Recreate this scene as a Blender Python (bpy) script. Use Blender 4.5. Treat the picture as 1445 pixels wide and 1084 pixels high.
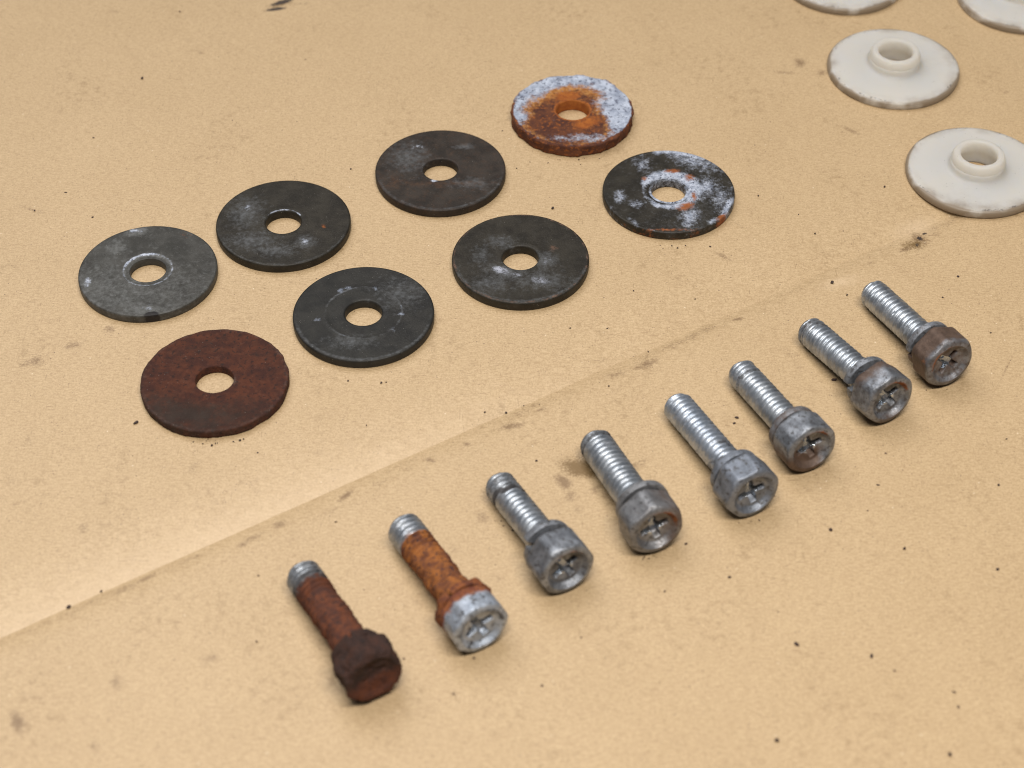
import bpy, math, random
import numpy as np
from mathutils import Matrix, Vector

for _o in list(bpy.data.objects):
    bpy.data.objects.remove(_o)
S = bpy.context.scene
COL = S.collection
MM = 0.001
Y0 = 270.0                      # the work surface's middle is this far (mm) in front of the lens foot

# ------------------------------------------------------------------ camera
FPX, PITCH, ROLL, CAMH = 2777.04, 0.771469, -0.002263, 263.25       # solved from the washers' outlines
_cp, _sp = math.cos(PITCH), math.sin(PITCH)
FW = np.array([0, _cp, -_sp]); RT = np.array([1.0, 0, 0]); UP = np.array([0, _sp, _cp])
_c, _s = math.cos(ROLL), math.sin(ROLL)
RT, UP = _c * RT + _s * UP, -_s * RT + _c * UP
CAM = np.array([0, -Y0, CAMH])
cd = bpy.data.cameras.new('camera'); cam = bpy.data.objects.new('camera', cd); COL.objects.link(cam)
cd.sensor_width = 36.0; cd.lens = FPX / 1445 * 36.0
cd.clip_start = 0.01; cd.clip_end = 20.0
cam.matrix_world = Matrix([[RT[0], UP[0], -FW[0], CAM[0] * MM], [RT[1], UP[1], -FW[1], CAM[1] * MM],
                           [RT[2], UP[2], -FW[2], CAM[2] * MM], [0, 0, 0, 1]])
cd.dof.use_dof = True; cd.dof.focus_distance = 0.398; cd.dof.aperture_fstop = 21.0
S.camera = cam


def at(px, py, z=0.0):
    """photo pixel -> point (mm) at height z above the board"""
    d = FW * FPX + RT * (px - 722.5) - UP * (py - 542)
    return CAM + d * ((z - CAM[2]) / d[2])


# ------------------------------------------------------------------ world and lamps (indoors)
W = bpy.data.worlds.new('World'); S.world = W; W.use_nodes = True
bg = W.node_tree.nodes['Background']; bg.inputs[0].default_value = (0.80, 0.86, 1.0, 1); bg.inputs[1].default_value = 0.10


def lamp(name, loc, target, size, power, col, shape='DISK', size_y=None):
    l = bpy.data.lights.new(name, 'AREA'); l.shape = shape; l.size = size
    if size_y: l.size_y = size_y
    l.energy = power; l.color = col
    o = bpy.data.objects.new(name, l); COL.objects.link(o)
    o.location = loc
    o.rotation_euler = (Vector(target) - Vector(loc)).to_track_quat('-Z', 'Y').to_euler()
    return o


lamp('tube_lamp', (0.05, -0.27, 0.62), (-0.02, -0.03, 0), 0.42, 5.0, (1.0, 0.96, 0.91), 'RECTANGLE', 0.09)
lamp('soft_ceiling_light', (-0.26, 0.34, 0.86), (-0.04, 0, 0), 0.85, 6.4, (0.98, 0.98, 1.0))
S.view_settings.view_transform = 'Standard'; S.view_settings.look = 'None'
S.view_settings.exposure = 0.0; S.view_settings.gamma = 1.0; S.view_settings.use_curve_mapping = False
S.render.engine = 'CYCLES'; S.cycles.use_denoising = True
S.cycles.filter_width = 1.05; S.cycles.max_bounces = 8; S.cycles.caustics_reflective = False; S.cycles.caustics_refractive = False

# ------------------------------------------------------------------ numpy noise
def _hash(i, j, k, seed):
    h = (i * 374761393 + j * 668265263 + k * 2147483647 + seed * 1274126177) & 0xFFFFFFFF
    h = ((h ^ (h >> 13)) * 1274126177) & 0xFFFFFFFF
    h = ((h ^ (h >> 16)) * 2246822519) & 0xFFFFFFFF
    return ((h ^ (h >> 15)) & 0xFFFFFF) / float(0xFFFFFF)


def vnoise(P, seed=0):
    P = np.asarray(P, float); I = np.floor(P).astype(np.int64); F = P - I; F = F * F * (3 - 2 * F)
    out = 0
    for a in (0, 1):
        for b in (0, 1):
            for c in (0, 1):
                w = (F[:, 0] if a else 1 - F[:, 0]) * (F[:, 1] if b else 1 - F[:, 1]) * (F[:, 2] if c else 1 - F[:, 2])
                out = out + w * _hash(I[:, 0] + a, I[:, 1] + b, I[:, 2] + c, seed)
    return out


def fbm(P, scale, oct=3, seed=0):
    P = np.asarray(P, float) * scale; o = 0; amp = 1; t = 0
    for q in range(oct):
        o = o + amp * vnoise(P * (2 ** q) + 17.3 * q, seed + q); t += amp; amp *= .5
    return o / t


def sm(a, b, x):
    t = np.clip((x - a) / (b - a), 0, 1); return t * t * (3 - 2 * t)


def blob(x, y, cx, cy, rx, ry=None, rot=0.0):
    """soft spot: 1 in the middle, .5 at the outline, 0 outside"""
    ry = ry or rx; c, s = math.cos(math.radians(rot)), math.sin(math.radians(rot))
    u = (x - cx) * c + (y - cy) * s; v = -(x - cx) * s + (y - cy) * c
    return np.clip(1 - .5 * np.sqrt((u / rx) ** 2 + (v / ry) ** 2), 0, 1)


# ------------------------------------------------------------------ meshes
def mesh_obj(name, V, faces, mat, parent=None, attrs=None, smooth=True, sharp=None):
    me = bpy.data.meshes.new(name)
    me.from_pydata((np.asarray(V) * MM).tolist(), [], faces)
    me.validate(); me.update()
    if smooth: me.polygons.foreach_set('use_smooth', [True] * len(me.polygons))
    for k, v in (attrs or {}).items():
        a = me.attributes.new(k, 'FLOAT', 'POINT'); a.data.foreach_set('value', np.asarray(v, np.float32))
    if sharp: me.set_sharp_from_angle(angle=math.radians(sharp))
    me.materials.append(mat)
    o = bpy.data.objects.new(name, me); COL.objects.link(o)
    if parent: o.parent = parent
    return o


def grid_faces(nr, nt, wrap=True, off=0, flip=False):
    f = []
    for i in range(nr - 1):
        for j in range(nt if wrap else nt - 1):
            k = (j + 1) % nt
            q = (off + i * nt + j, off + i * nt + k, off + (i + 1) * nt + k, off + (i + 1) * nt + j)
            f.append(q[::-1] if flip else q)
    return f


def tag(o, label, cat, group=None):
    o['label'] = label; o['category'] = cat
    if group: o['group'] = group
    return o


# ------------------------------------------------------------------ shader helper
class NT:
    def __init__(s, name, offset=(0, 0, 0)):
        s.m = bpy.data.materials.new(name); s.m.use_nodes = True; s.t = s.m.node_tree
        s.t.nodes.clear()
        s.out = s.n('ShaderNodeOutputMaterial'); s.b = s.n('ShaderNodeBsdfPrincipled')
        s.t.links.new(s.b.outputs[0], s.out.inputs[0])
        tc = s.n('ShaderNodeTexCoord')
        mp = s.n('ShaderNodeMapping'); mp.inputs['Scale'].default_value = (1000, 1000, 1000); mp.inputs['Location'].default_value = offset
        s.l(tc.outputs['Object'], mp.inputs['Vector']); s.vec = mp.outputs[0]

    def n(s, typ): return s.t.nodes.new(typ)

    def l(s, a, b): s.t.links.new(a, b)

    def put(s, sock, v):
        if isinstance(v, bpy.types.NodeSocket): s.l(v, sock)
        elif isinstance(v, (tuple, list)) and sock.type == 'RGBA': sock.default_value = tuple(v[:3]) + (1,)
        else: sock.default_value = v

    def attr(s, name):
        a = s.n('ShaderNodeAttribute'); a.attribute_name = name; return a.outputs['Fac']

    def noise(s, scale, detail=3, rough=.55, vec=None, stretch=None, rot=None, dist=0):
        v = vec or s.vec
        if stretch:
            mp = s.n('ShaderNodeMapping'); mp.inputs['Scale'].default_value = stretch
            if rot: mp.inputs['Rotation'].default_value = rot
            s.l(v, mp.inputs['Vector']); v = mp.outputs[0]
        t = s.n('ShaderNodeTexNoise'); t.inputs['Scale'].default_value = scale; t.inputs['Detail'].default_value = detail
        t.inputs['Roughness'].default_value = rough; t.inputs['Distortion'].default_value = dist
        s.l(v, t.inputs['Vector']); return t.outputs[0]

    def voro(s, scale, feature='F1', rnd=1.0, out='Distance', vec=None):
        t = s.n('ShaderNodeTexVoronoi'); t.feature = feature; t.inputs['Scale'].default_value = scale
        t.inputs['Randomness'].default_value = rnd
        s.l(vec or s.vec, t.inputs['Vector']); return t.outputs[out]

    def math(s, op, a, b=0.0, clamp=False):
        t = s.n('ShaderNodeMath'); t.operation = op; t.use_clamp = clamp
        s.put(t.inputs[0], a); s.put(t.inputs[1], b); return t.outputs[0]

    def step(s, x, lo, hi, a=0.0, b=1.0):
        t = s.n('ShaderNodeMapRange'); t.interpolation_type = 'SMOOTHSTEP'
        s.put(t.inputs[0], x); t.inputs[1].default_value = lo; t.inputs[2].default_value = hi
        t.inputs[3].default_value = a; t.inputs[4].default_value = b; return t.outputs[0]

    def mix(s, f, a, b):
        t = s.n('ShaderNodeMix'); t.data_type = 'RGBA'
        s.put(t.inputs[0], f); s.put(t.inputs[6], a); s.put(t.inputs[7], b); return t.outputs[2]

    def mixf(s, f, a, b):
        t = s.n('ShaderNodeMix'); t.data_type = 'FLOAT'
        s.put(t.inputs[0], f); s.put(t.inputs[2], a); s.put(t.inputs[3], b); return t.outputs[0]

    def bump(s, h, strength, dist, prev=None):
        t = s.n('ShaderNodeBump'); t.inputs['Strength'].default_value = strength; t.inputs['Distance'].default_value = dist
        s.l(h, t.inputs['Height'])
        if prev is not None: s.l(prev, t.inputs['Normal'])
        return t.outputs[0]


def layered(name, base, layers, offset, bump=.25, bump_scale=2.5, dust=0.0, spec=.38):
    """base + worn layers; base/layer: c1, c2, cs, rough, metal; layer adds attr, ns, amp, soft"""
    s = NT(name, offset)

    def colr(d):
        f = s.step(s.noise(d.get('cs', .6), 5, .62), .34, .66)
        c = s.mix(f, d['c1'], d['c2'])
        if 'c3' in d:
            c = s.mix(s.step(s.noise(d.get('cs', .6) * 2.7, 4, .6, stretch=(1, 1, 1.31)), .53, .66), c, d['c3'])
        return c
    c = colr(base); r = base['rough']; m = base['metal']
    fr = s.noise(3.0, 4, .6)
    r = s.math('ADD', s.math('MULTIPLY', s.math('SUBTRACT', fr, .5), .35), r)
    hgt = s.noise(bump_scale, 5, .6); s.b.inputs['Specular IOR Level'].default_value = spec
    for d in layers:
        nz = s.noise(d.get('ns', .6), 8, d.get('nr', .74))
        k = s.math('ADD', s.attr(d['attr']), s.math('MULTIPLY', s.math('SUBTRACT', nz, .5), d.get('amp', 1.2)))
        k = s.math('MULTIPLY', s.step(k, .5 - d.get('soft', .08), .5 + d.get('soft', .08)), d.get('op', 1.0))
        c = s.mix(k, c, colr(d)); r = s.mixf(k, r, d['rough']); m = s.mixf(k, m, d['metal'])
        if d.get('h'): hgt = s.math('ADD', hgt, s.math('MULTIPLY', k, d['h']))
    if dust:
        dk = s.math('MULTIPLY', s.step(s.voro(1.5), .13, .05), s.step(s.noise(.35, 3), .47, .60))
        c = s.mix(s.math('MULTIPLY', dk, dust), c, (.26, .24, .21)); m = s.mixf(s.math('MULTIPLY', dk, dust), m, 0.0)
    s.put(s.b.inputs['Base Color'], c); s.put(s.b.inputs['Roughness'], r); s.put(s.b.inputs['Metallic'], m)
    s.put(s.b.inputs['Normal'], s.bump(hgt, bump, .00025))
    return s.m


# ------------------------------------------------------------------ the cardboard
CA, CB = at(0, 895)[:2], at(1320, 310)[:2]
EU = (CB - CA) / np.linalg.norm(CB - CA); EV = np.array([-EU[1], EU[0]]); CO = (CA + CB) / 2

STAINS = {  # (px, py, rx mm, ry mm, turn, strength)
    'stain_shade': [(25, 1018, 1.2, 2.4, 25, .95), (164, 962, 1.4, 2.2, 20, .72), (295, 931, 2.2, 1.4, 30, .7), (132, 1054, 1.2, 2.8, 15, .66),
              (356, 758, 1.8, .8, 30, .82), (342, 768, 1.2, .6, 30, .8), (395, 739, 1.4, 1.0, 40, .85), (206, 814, 2.8, .7, 32, .8), (270, 786, 3, .6, 32, .68),
              (117, 747, 1.2, 1.6, 20, .72), (47, 510, 2.8, 1.6, 20, .78), (103, 488, 2.2, 1.0, 25, .8), (273, 658, 1.4, 2.2, -20, .68), (40, 620, 1.5, 2.5, 10, .62),
              (1200, 184, 2.4, .7, -40, .85), (1129, 89, 1.6, 2.0, 0, .85), (1108, 103, 2.8, .8, -8, .75), (1159, 103, 1.2, 1.2, 0, .85),
              (1022, 362, 2.6, .8, -38, .8), (1043, 318, 2.4, .7, -50, .66), (1450, 300, 3, 1, 20, .6),
              (607, 649, 1.0, .6, -30, .98), (488, 698, 1.8, .7, 50, .9), (722, 601, 2.6, .9, 15, .88), (659, 626, 1.0, .7, -20, .8), (763, 577, 1.1, .7, 30, .8),
              (870, 526, 3.2, 1.6, 15, .7), (680, 730, 1.6, 2.2, 20, .72), (912, 513, 2.6, 1.1, 30, .9), (850, 505, 2, .8, 30, .6), (950, 490, 1.6, .7, 10, .7),
              (795, 680, 1.2, 2.2, 35, 1.0), (840, 690, 2.4, 1.6, 35, .7), (825, 640, 2.2, 1.4, 20, .75), (805, 700, 1.6, 1.8, 35, .75), (815, 720, 1.2, 1.5, 35, .6), (575, 660, 2, .8, 30, .6), (540, 680, 2.5, .7, 32, .6),
              (1297, 336, 1.5, 1.9, 20, 1.0), (1281, 350, 2.6, .8, 25, .85), (1320, 330, 1.6, .9, 20, .7), (1228, 371, 2.0, .9, 25, .6), (1040, 449, 1.3, .6, 10, .9),
              (395, 825, 1.2, 1.2, 0, .5), (470, 720, 3.5, .8, 32, .6), (640, 775, 1.5, 3, 30, .55), (590, 850, 1.0, 2.2, 30, .6), (700, 815, 1.8, 1.4, 0, .6),
              (1130, 520, 1.4, 1.2, 0, .6), (1000, 585, 1.2, 2.4, 35, .55), (930, 610, 2.2, 1.5, 40, .55), (1140, 690, 2, 1, 10, .6), (1015, 660, 2, 2.6, 30, .5),
              (1420, 130, 1.2, .6, 40, .7), (1405, 85, .9, .4, 30, .6), (160, 16, 2.5, 1.5, 0, .6), (265, 56, 2, 1, 0, .6), (190, 30, 1.5, 4, 10, .35), (283, 75, 1.6, .6, -40, .7),
              (45, 296, 4, .6, -22, .72), (155, 465, 1.2, 1, 0, .85), (232, 130, 1, .4, -50, .5), (770, 760, 3.5, 2.2, 30, .62), (860, 700, 2.5, 2.0, 40, .60), (900, 655, 3.0, 1.8, 40, .62), (985, 640, 2.6, 2.2, 35, .62), (1085, 560, 2.4, 2.0, 40, .60), (1120, 500, 2.2, 1.6, 40, .58), (690, 700, 2.2, 2.6, 30, .66),
              (540, 770, 1.6, 2.4, 30, .55), (1190, 500, 2.2, 1.6, 40, .55), (1160, 620, 2.6, 1.4, 20, .55), (735, 640, 2.4, 1.4, 20, .55), (640, 700, 2.0, 1.0, 30, .55), (100, 900, 2.5, 1.5, 20, .5), (230, 870, 2.0, 1.2, 30, .5), (430, 1000, 2.2, 1.4, 10, .5),
              (15, 680, 1.6, 2.4, 10, .6), (70, 590, 2.0, 1.0, 20, .55), (150, 700, 1.2, 2.2, -10, .5), (1230, 120, 2, .7, 20, .5), (1000, 160, 2.2, .8, -20, .45), (700, 130, 2.2, .7, 20, .4), (350, 120, 2.5, .8, -30, .45), (480, 150, 1.6, .8, 10, .45),
              (1420, 520, 7, .22, 62, .8), (640, 245, 1.5, .8, 0, .5), (955, 440, 1.4, 1, 0, .5), (560, 480, 3, 1, 0, .4)],
    'oil': [(817, 660, 3.0, 1.9, -20, 1.0), (832, 668, 1.4, 1.4, 0, .9), (1290, 345, 2.2, 1.6, 20, .85), (395, 7, 3, 1.2, 20, .7), (843, 632, 2.5, 1.5, 40, .55),
            (925, 780, 1.8, 1.2, 20, .6), (640, 905, 1.5, 2, 20, .5), (1295, 535, 1.5, 1.6, 20, .6), (1200, 560, 1.5, 2, 20, .5), (750, 790, 1.5, 2, 20, .5), (468, 960, 1.2, 2, 0, .6)],
    'ink': [(398, 3, 2.8, .7, 28, 1.0), (390, 13, 2.2, .55, 14, 1.0), (430, 5, 5, .35, 10, .62), (1298, 335, .5, .9, 20, .9), (1305, 328, .5, .5, 20, .85), (1294, 345, .5, .6, 0, .8)],
    'pale': [(1185, 398, 3, 1.4, 20, .7), (1295, 318, 4, 2, 32, .75)],
}


def board_z(v, u):
    far = np.clip(v / 16.0, 0, 1); near = np.clip(-v / 7.0, 0, 1)
    z = np.where(v >= 0, -0.85 * (1 - far) ** 2.0, -0.85 * (1 - near) ** 2.2)
    return z


def build_board():
    def axis(lo, hi, step, extra=()):
        core = np.arange(lo, hi + 1e-6, step)
        return np.unique(np.round(np.concatenate([[lo - 330, lo - 200, lo - 120, lo - 60, lo - 25, lo - 8], core, [hi + 8, hi + 25, hi + 60, hi + 120, hi + 200, hi + 330], extra]), 4))
    us = axis(-165, 165, .5); vs = axis(-150, 165, .5, np.arange(-4, 4, .125))
    U, Vv = np.meshgrid(us, vs); U = U.ravel(); Vv = Vv.ravel()
    wob = .35 * (fbm(np.stack([U, U * 0, U * 0], -1), .05, 3, 5) - .5) + .25 * (fbm(np.stack([U, Vv * 0, U * 0 + 3], -1), .35, 2, 6) - .5)
    X = CO[0] + U * EU[0] + Vv * EV[0]; Y = CO[1] + U * EU[1] + Vv * EV[1]
    Z = board_z(Vv + wob, U) + .05 * (fbm(np.stack([U, Vv, U * 0], -1), .03, 2, 9) - .5)
    at_ = {}
    P2 = np.stack([X, Y, X * 0], -1)
    n = fbm(P2, .9, 3, 21)
    for k, lst in STAINS.items():
        m = np.zeros_like(X)
        for (px, py, rx, ry, rot, s) in lst:
            p = at(px, py); b = blob(X, Y, p[0], p[1], rx * 1.25, ry * 1.25, rot)
            m = np.maximum(m, b * s)
        at_[k] = m
    # shade of the crease's near slope put into the colour, with patchy dirt
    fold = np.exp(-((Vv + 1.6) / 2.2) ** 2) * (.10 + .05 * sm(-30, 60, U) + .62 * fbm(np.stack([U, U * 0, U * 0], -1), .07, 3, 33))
    at_['stain_shade'] = np.maximum(at_['stain_shade'], np.where(Vv < 1, fold, 0))
    at_['pale'] = np.maximum(at_['pale'], np.where(Vv > -.2, .66 * np.exp(-np.clip(Vv, 0, None) / 13.0) * sm(70, -60, U), 0))  # lit far slope of the crease painted in as a paler band
    V = np.stack([X, Y, Z], -1)
    f = grid_faces(len(vs), len(us), wrap=False)
    # underside so that the sheet is a real board, 3.5 mm thick
    nu, nv = len(us), len(vs); o = len(V)
    ring = [0, nu - 1, nu * nv - 1, nu * (nv - 1)]
    V = np.vstack([V, [[V[i][0], V[i][1], -4.0] for i in ring]])
    edges = [[i for i in range(nu)], [nu - 1 + nu * j for j in range(nv)], [nu * nv - 1 - i for i in range(nu)], [nu * (nv - 1) - nu * j for j in range(nv)]]
    for q, e in enumerate(edges): f.append(tuple([o + (q + 1) % 4] + e[::-1] + [o + q])[::-1][::-1])
    f.append((o + 3, o + 2, o + 1, o))
    for k in at_: at_[k] = np.concatenate([at_[k], np.zeros(4)])
    s = NT('kraft_cardboard')
    mott = s.noise(.045, 4, .6); mid = s.noise(.35, 5, .65)
    f1 = s.noise(1.0, 4, .65, stretch=(.8, 2.6, 1), rot=(0, 0, .55)); f2 = s.noise(1.0, 4, .65, stretch=(.8, 2.6, 1), rot=(0, 0, 1.6))
    f3 = s.noise(1.0, 3, .6, stretch=(.8, 2.8, 1), rot=(0, 0, 2.65)); fine = s.noise(2.6, 6, .82)
    fib = s.math('ADD', s.math('MULTIPLY', s.math('ADD', s.math('ADD', f1, f2), f3), .14), s.math('MULTIPLY', fine, .58))
    c = s.mix(s.step(mott, .3, .7), (.460, .325, .170), (.505, .362, .196))
    c = s.mix(s.math('MULTIPLY', s.step(mid, .35, .72), .45), c, (.41, .28, .148))
    c = s.mix(s.step(fib, .415, .585, .05, .85), s.mix(.62, c, (.31, .20, .098)), s.mix(.45, c, (.66, .49, .30)))
    # darker and paler fibres and flecks
    hair = s.noise(1.0, 2, .5, stretch=(.45, 5.5, 1), rot=(0, 0, .75), dist=.6)
    c = s.mix(s.math('MULTIPLY', s.step(hair, .66, .72), .6), c, (.20, .12, .055))
    hair2 = s.noise(1.0, 2, .5, stretch=(5.2, .5, 1), rot=(0, 0, .2), dist=.6)
    c = s.mix(s.math('MULTIPLY', s.step(hair2, .66, .73), .5), c, (.20, .12, .055))
    dots = s.math('MULTIPLY', s.step(s.voro(.62), .10, .05), s.step(s.noise(.21, 2), .50, .58))
    c = s.mix(s.math('MULTIPLY', dots, .75), c, (.075, .045, .028))
    tiny = s.math('MULTIPLY', s.step(s.voro(1.0), .15, .07), s.step(s.noise(.16, 3), .42, .60))
    c = s.mix(s.math('MULTIPLY', tiny, .62), c, (.12, .07, .038))
    mp = s.n('ShaderNodeMapping'); mp.inputs['Location'].default_value = (31, 57, 0); s.l(s.vec, mp.inputs['Vector'])
    lite = s.math('MULTIPLY', s.step(s.voro(.24, vec=mp.outputs[0]), .042, .02), .6)
    c = s.mix(lite, c, (.86, .74, .55))
    edge = s.noise(2.4, 6, .75); edge2 = s.noise(.55, 4, .6)
    wob_ = s.math('ADD', s.math('MULTIPLY', s.math('SUBTRACT', edge, .5), 1.9), s.math('MULTIPLY', s.math('SUBTRACT', edge2, .5), .9))
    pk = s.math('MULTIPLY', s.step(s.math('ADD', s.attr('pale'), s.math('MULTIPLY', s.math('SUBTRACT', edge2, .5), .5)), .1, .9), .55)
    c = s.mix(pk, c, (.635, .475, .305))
    k = s.math('ADD', s.attr('stain_shade'), s.math('MULTIPLY', wob_, .62))
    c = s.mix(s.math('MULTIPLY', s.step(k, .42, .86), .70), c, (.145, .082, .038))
    smg = s.math('MULTIPLY', s.step(s.noise(.055, 3, .6, stretch=(1.2, .8, 1)), .50, .64), s.step(s.math('ADD', s.math('MULTIPLY', edge2, .6), s.math('MULTIPLY', edge, .4)), .50, .62))
    c = s.mix(s.math('MULTIPLY', smg, .40), c, (.22, .135, .058))
    k = s.math('ADD', s.attr('oil'), s.math('MULTIPLY', wob_, .62))
    c = s.mix(s.math('MULTIPLY', s.step(k, .34, .80), .84), c, (.13, .072, .018))
    k = s.math('ADD', s.attr('ink'), s.math('MULTIPLY', wob_, .5))
    c = s.mix(s.math('MULTIPLY', s.step(k, .46, .62), .93), c, (.022, .014, .012))
    s.put(s.b.inputs['Base Color'], c); s.b.inputs['Roughness'].default_value = .50
    s.b.inputs['Specular IOR Level'].default_value = .50
    s.put(s.b.inputs['Normal'], s.bump(fib, .22, .00010))
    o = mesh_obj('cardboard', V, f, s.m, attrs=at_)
    o['kind'] = 'structure'
    return o


build_board()

# ------------------------------------------------------------------ palettes (base colours, linear)
STEEL_DARK = dict(c1=(.019, .016, .0115), c2=(.035, .030, .022), cs=.25, rough=.50, metal=.22)
STEEL_BROWN = dict(c1=(.024, .019, .015), c2=(.042, .033, .026), cs=.25, rough=.54, metal=.25)
HAZE = dict(attr='haze', c1=(.070, .070, .068), c2=(.13, .135, .14), cs=1.0, rough=.6, metal=.15, ns=.9, amp=1.6, soft=.32, op=.66)
ZINCOX = dict(attr='zinc', c1=(.26, .285, .34), c2=(.50, .53, .60), c3=(.055, .058, .085), cs=.9, rough=.62, metal=.1, ns=.7, amp=1.25, soft=.17, h=.35)
RUST = dict(attr='rust', c1=(.115, .032, .012), c2=(.30, .095, .022), c3=(.045, .018, .012), cs=.6, rough=.85, metal=0, ns=.6, amp=1.1, soft=.14, h=.5)
ORANGE = dict(attr='orange', c1=(.33, .105, .020), c2=(.24, .068, .015), cs=.7, rough=.9, metal=0, ns=.9, amp=.6, soft=.09, h=.3)
BLACK = dict(attr='black', c1=(.012, .010, .010), c2=(.02, .017, .015), cs=1, rough=.55, metal=0, ns=1.4, amp=.7, soft=.1)


def merged(d, **k):
    e = dict(d); e.update(k); return e


# ------------------------------------------------------------------ washers
HOLE = 3.65


def washer(i, px, py, label, base, layers, paint, R=14.0, T=2.0, lump=0.0, ragged=0.0, relief=None, tilt=0.0, bump=.25):
    """one flat steel washer: lathed section with rolled edges, uneven where corroded"""
    nt = 300
    e = .28
    prof = [(HOLE + .02, 0), (HOLE, .25), (HOLE, T - .35), (HOLE + .10, T - .12), (HOLE + .32, T)]
    ntop = 56
    for q in range(1, ntop): prof.append((HOLE + .32 + (R - .35 - HOLE - .32) * q / ntop, T))
    prof += [(R - .35, T), (R - .16, T - .06), (R - .04, T - .2), (R, T - .45), (R, T * .6), (R, T * .35), (R - .02, .35), (R - .12, .1), (R - .35, 0)]
    prof += [((R + HOLE) / 2, 0)]
    prof = np.array(prof); nr = len(prof)
    th = np.linspace(0, 2 * math.pi, nt, endpoint=False)
    r = np.repeat(prof[:, 0], nt); z = np.repeat(prof[:, 1], nt); t = np.tile(th, nr)
    x, y = r * np.cos(t), r * np.sin(t)
    P = np.stack([x, y, z], -1)
    if ragged:
        k = sm(R - 2.0, R, r)
        d = (fbm(np.stack([np.cos(t) * 9, np.sin(t) * 9, z * .6], -1), .55, 3, 40 + i) - .5) * 2 * ragged * k
        r = r + d; x, y = r * np.cos(t), r * np.sin(t)
    if lump:
        top = (z > T * .6)
        z = z + np.where(top, (fbm(P, .55, 4, 60 + i) - .45) * lump, 0)
        side = sm(R - .5, R, r)
        r2 = (fbm(P, .9, 3, 80 + i) - .5) * lump * side; x = x + r2 * np.cos(t); y = y + r2 * np.sin(t)
    if relief is not None:
        z = z + np.where(prof[:, 1].repeat(nt) > T - .05, relief(x, y), 0)
    z = np.maximum(z, 0.0)
    attrs = paint(x, y, z, np.sqrt(x * x + y * y), np.arctan2(y, x))
    V = np.stack([x, y, z], -1)
    f = grid_faces(nr, nt, flip=True)
    o_ = (nr - 1) * nt
    f += [(o_ + (j + 1) % nt, j + 0, (j + 1) % nt, o_ + (j + 1) % nt)[:0] or (o_ + j, o_ + (j + 1) % nt, (j + 1) % nt, j)[::-1] for j in range(nt)]
    mat = layered('washer_metal_%d' % i, base, layers, (i * 37.1, i * 11.7, i * 5.3), bump=bump, dust=.55, spec=.24)
    o = mesh_obj('washer', V, f, mat, attrs=attrs)
    c = (px, py - Y0)
    o.location = (c[0] * MM, c[1] * MM, .00003)
    tag(o, label, 'washer', 'steel washers laid out on the cardboard')
    return o


def W1(x, y, z, r, t):
    n = fbm(np.stack([x, y, z], -1), .3, 3, 1)
    ring = np.exp(-((r - 4.7) / .55) ** 2) * (.55 + .5 * n)
    haze = .22 + .30 * blob(x, y, 1, -7, 9, 6) + .22 * blob(x, y, -9, -5, 5, 8)
    haze = np.maximum(haze, np.maximum.reduce([.95 * blob(x, y, -3.5, 12, 2.2, 1.3, 15), .9 * blob(x, y, -11.8, -4, 1.0, 2.6, 20), .9 * blob(x, y, 1, -12, 4, 1.6), .75 * blob(x, y, -7.5, 7, 2, 3), ring * .9]))
    zinc = np.maximum.reduce([.62 * blob(x, y, -4, 12.3, 1.8, .8, 15), .62 * blob(x, y, -11.6, -3.6, .9, 1.6), .50 * blob(x, y, 1.4, -11.6, 1.4, 1.8), np.exp(-((r - 4.9) / .45) ** 2) * np.where((t > 1.2) & (t < 3.6), .62, .44)])
    return dict(haze=haze, zinc=zinc, black=1.15 * blob(x, y, 2.6, -13.6, 1.3, .8), rust=.12 + .25 * blob(x, y, 6, 11, 4, 2))


def W2(x, y, z, r, t):
    return dict(rust=.72 + .35 * blob(x, y, 0, -2, 7, 4) + .3 * np.exp(-((r - 5) / 1.5) ** 2) - .55 * blob(x, y, -3, -9, 9, 4), black=.2 + 0 * x,
                haze=.14 + .22 * np.exp(-((r - 13.8) / .4) ** 2) + .75 * blob(x, y, 3.5, -.5, .5, 1.0))


def W3(x, y, z, r, t):
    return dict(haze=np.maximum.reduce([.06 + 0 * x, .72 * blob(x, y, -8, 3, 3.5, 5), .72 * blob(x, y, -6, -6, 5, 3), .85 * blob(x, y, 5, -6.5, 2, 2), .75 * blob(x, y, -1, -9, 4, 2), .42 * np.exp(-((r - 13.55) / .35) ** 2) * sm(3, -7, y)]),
                zinc=np.maximum.reduce([.50 * blob(x, y, 5, -6.5, 1.2, 1.3), np.where(y > 2, .52, 0) * np.exp(-((r - 4.0) / .25) ** 2), .46 * blob(x, y, -8, 5, 1.5, 3)]), rust=.10 + .45 * blob(x, y, 8.5, -1.5, .7, .7))


def W4(x, y, z, r, t):
    ring = np.exp(-((r - 7.6) / .35) ** 2) * (.45 + .2 * np.sin(t * 3 + 1))
    sp = [(-5, 6.5), (-3.5, 7.5), (2, 7), (7.5, -.5), (-9, -1.8), (6, -5), (-2, -8)]
    z_ = np.maximum.reduce([.50 * blob(x, y, a, b, 1.0, .9) for a, b in sp] + [ring * .55])
    return dict(haze=np.maximum.reduce([.04 + 0 * x, ring * 1.1, .56 * np.exp(-((r - 13.4) / .45) ** 2) * sm(3, -7, y), .6 * blob(x, y, 7, 6, 5, 5), .62 * blob(x, y, -2, -8.5, 5, 2)]), zinc=z_, rust=.1 + 0 * x)


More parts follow.
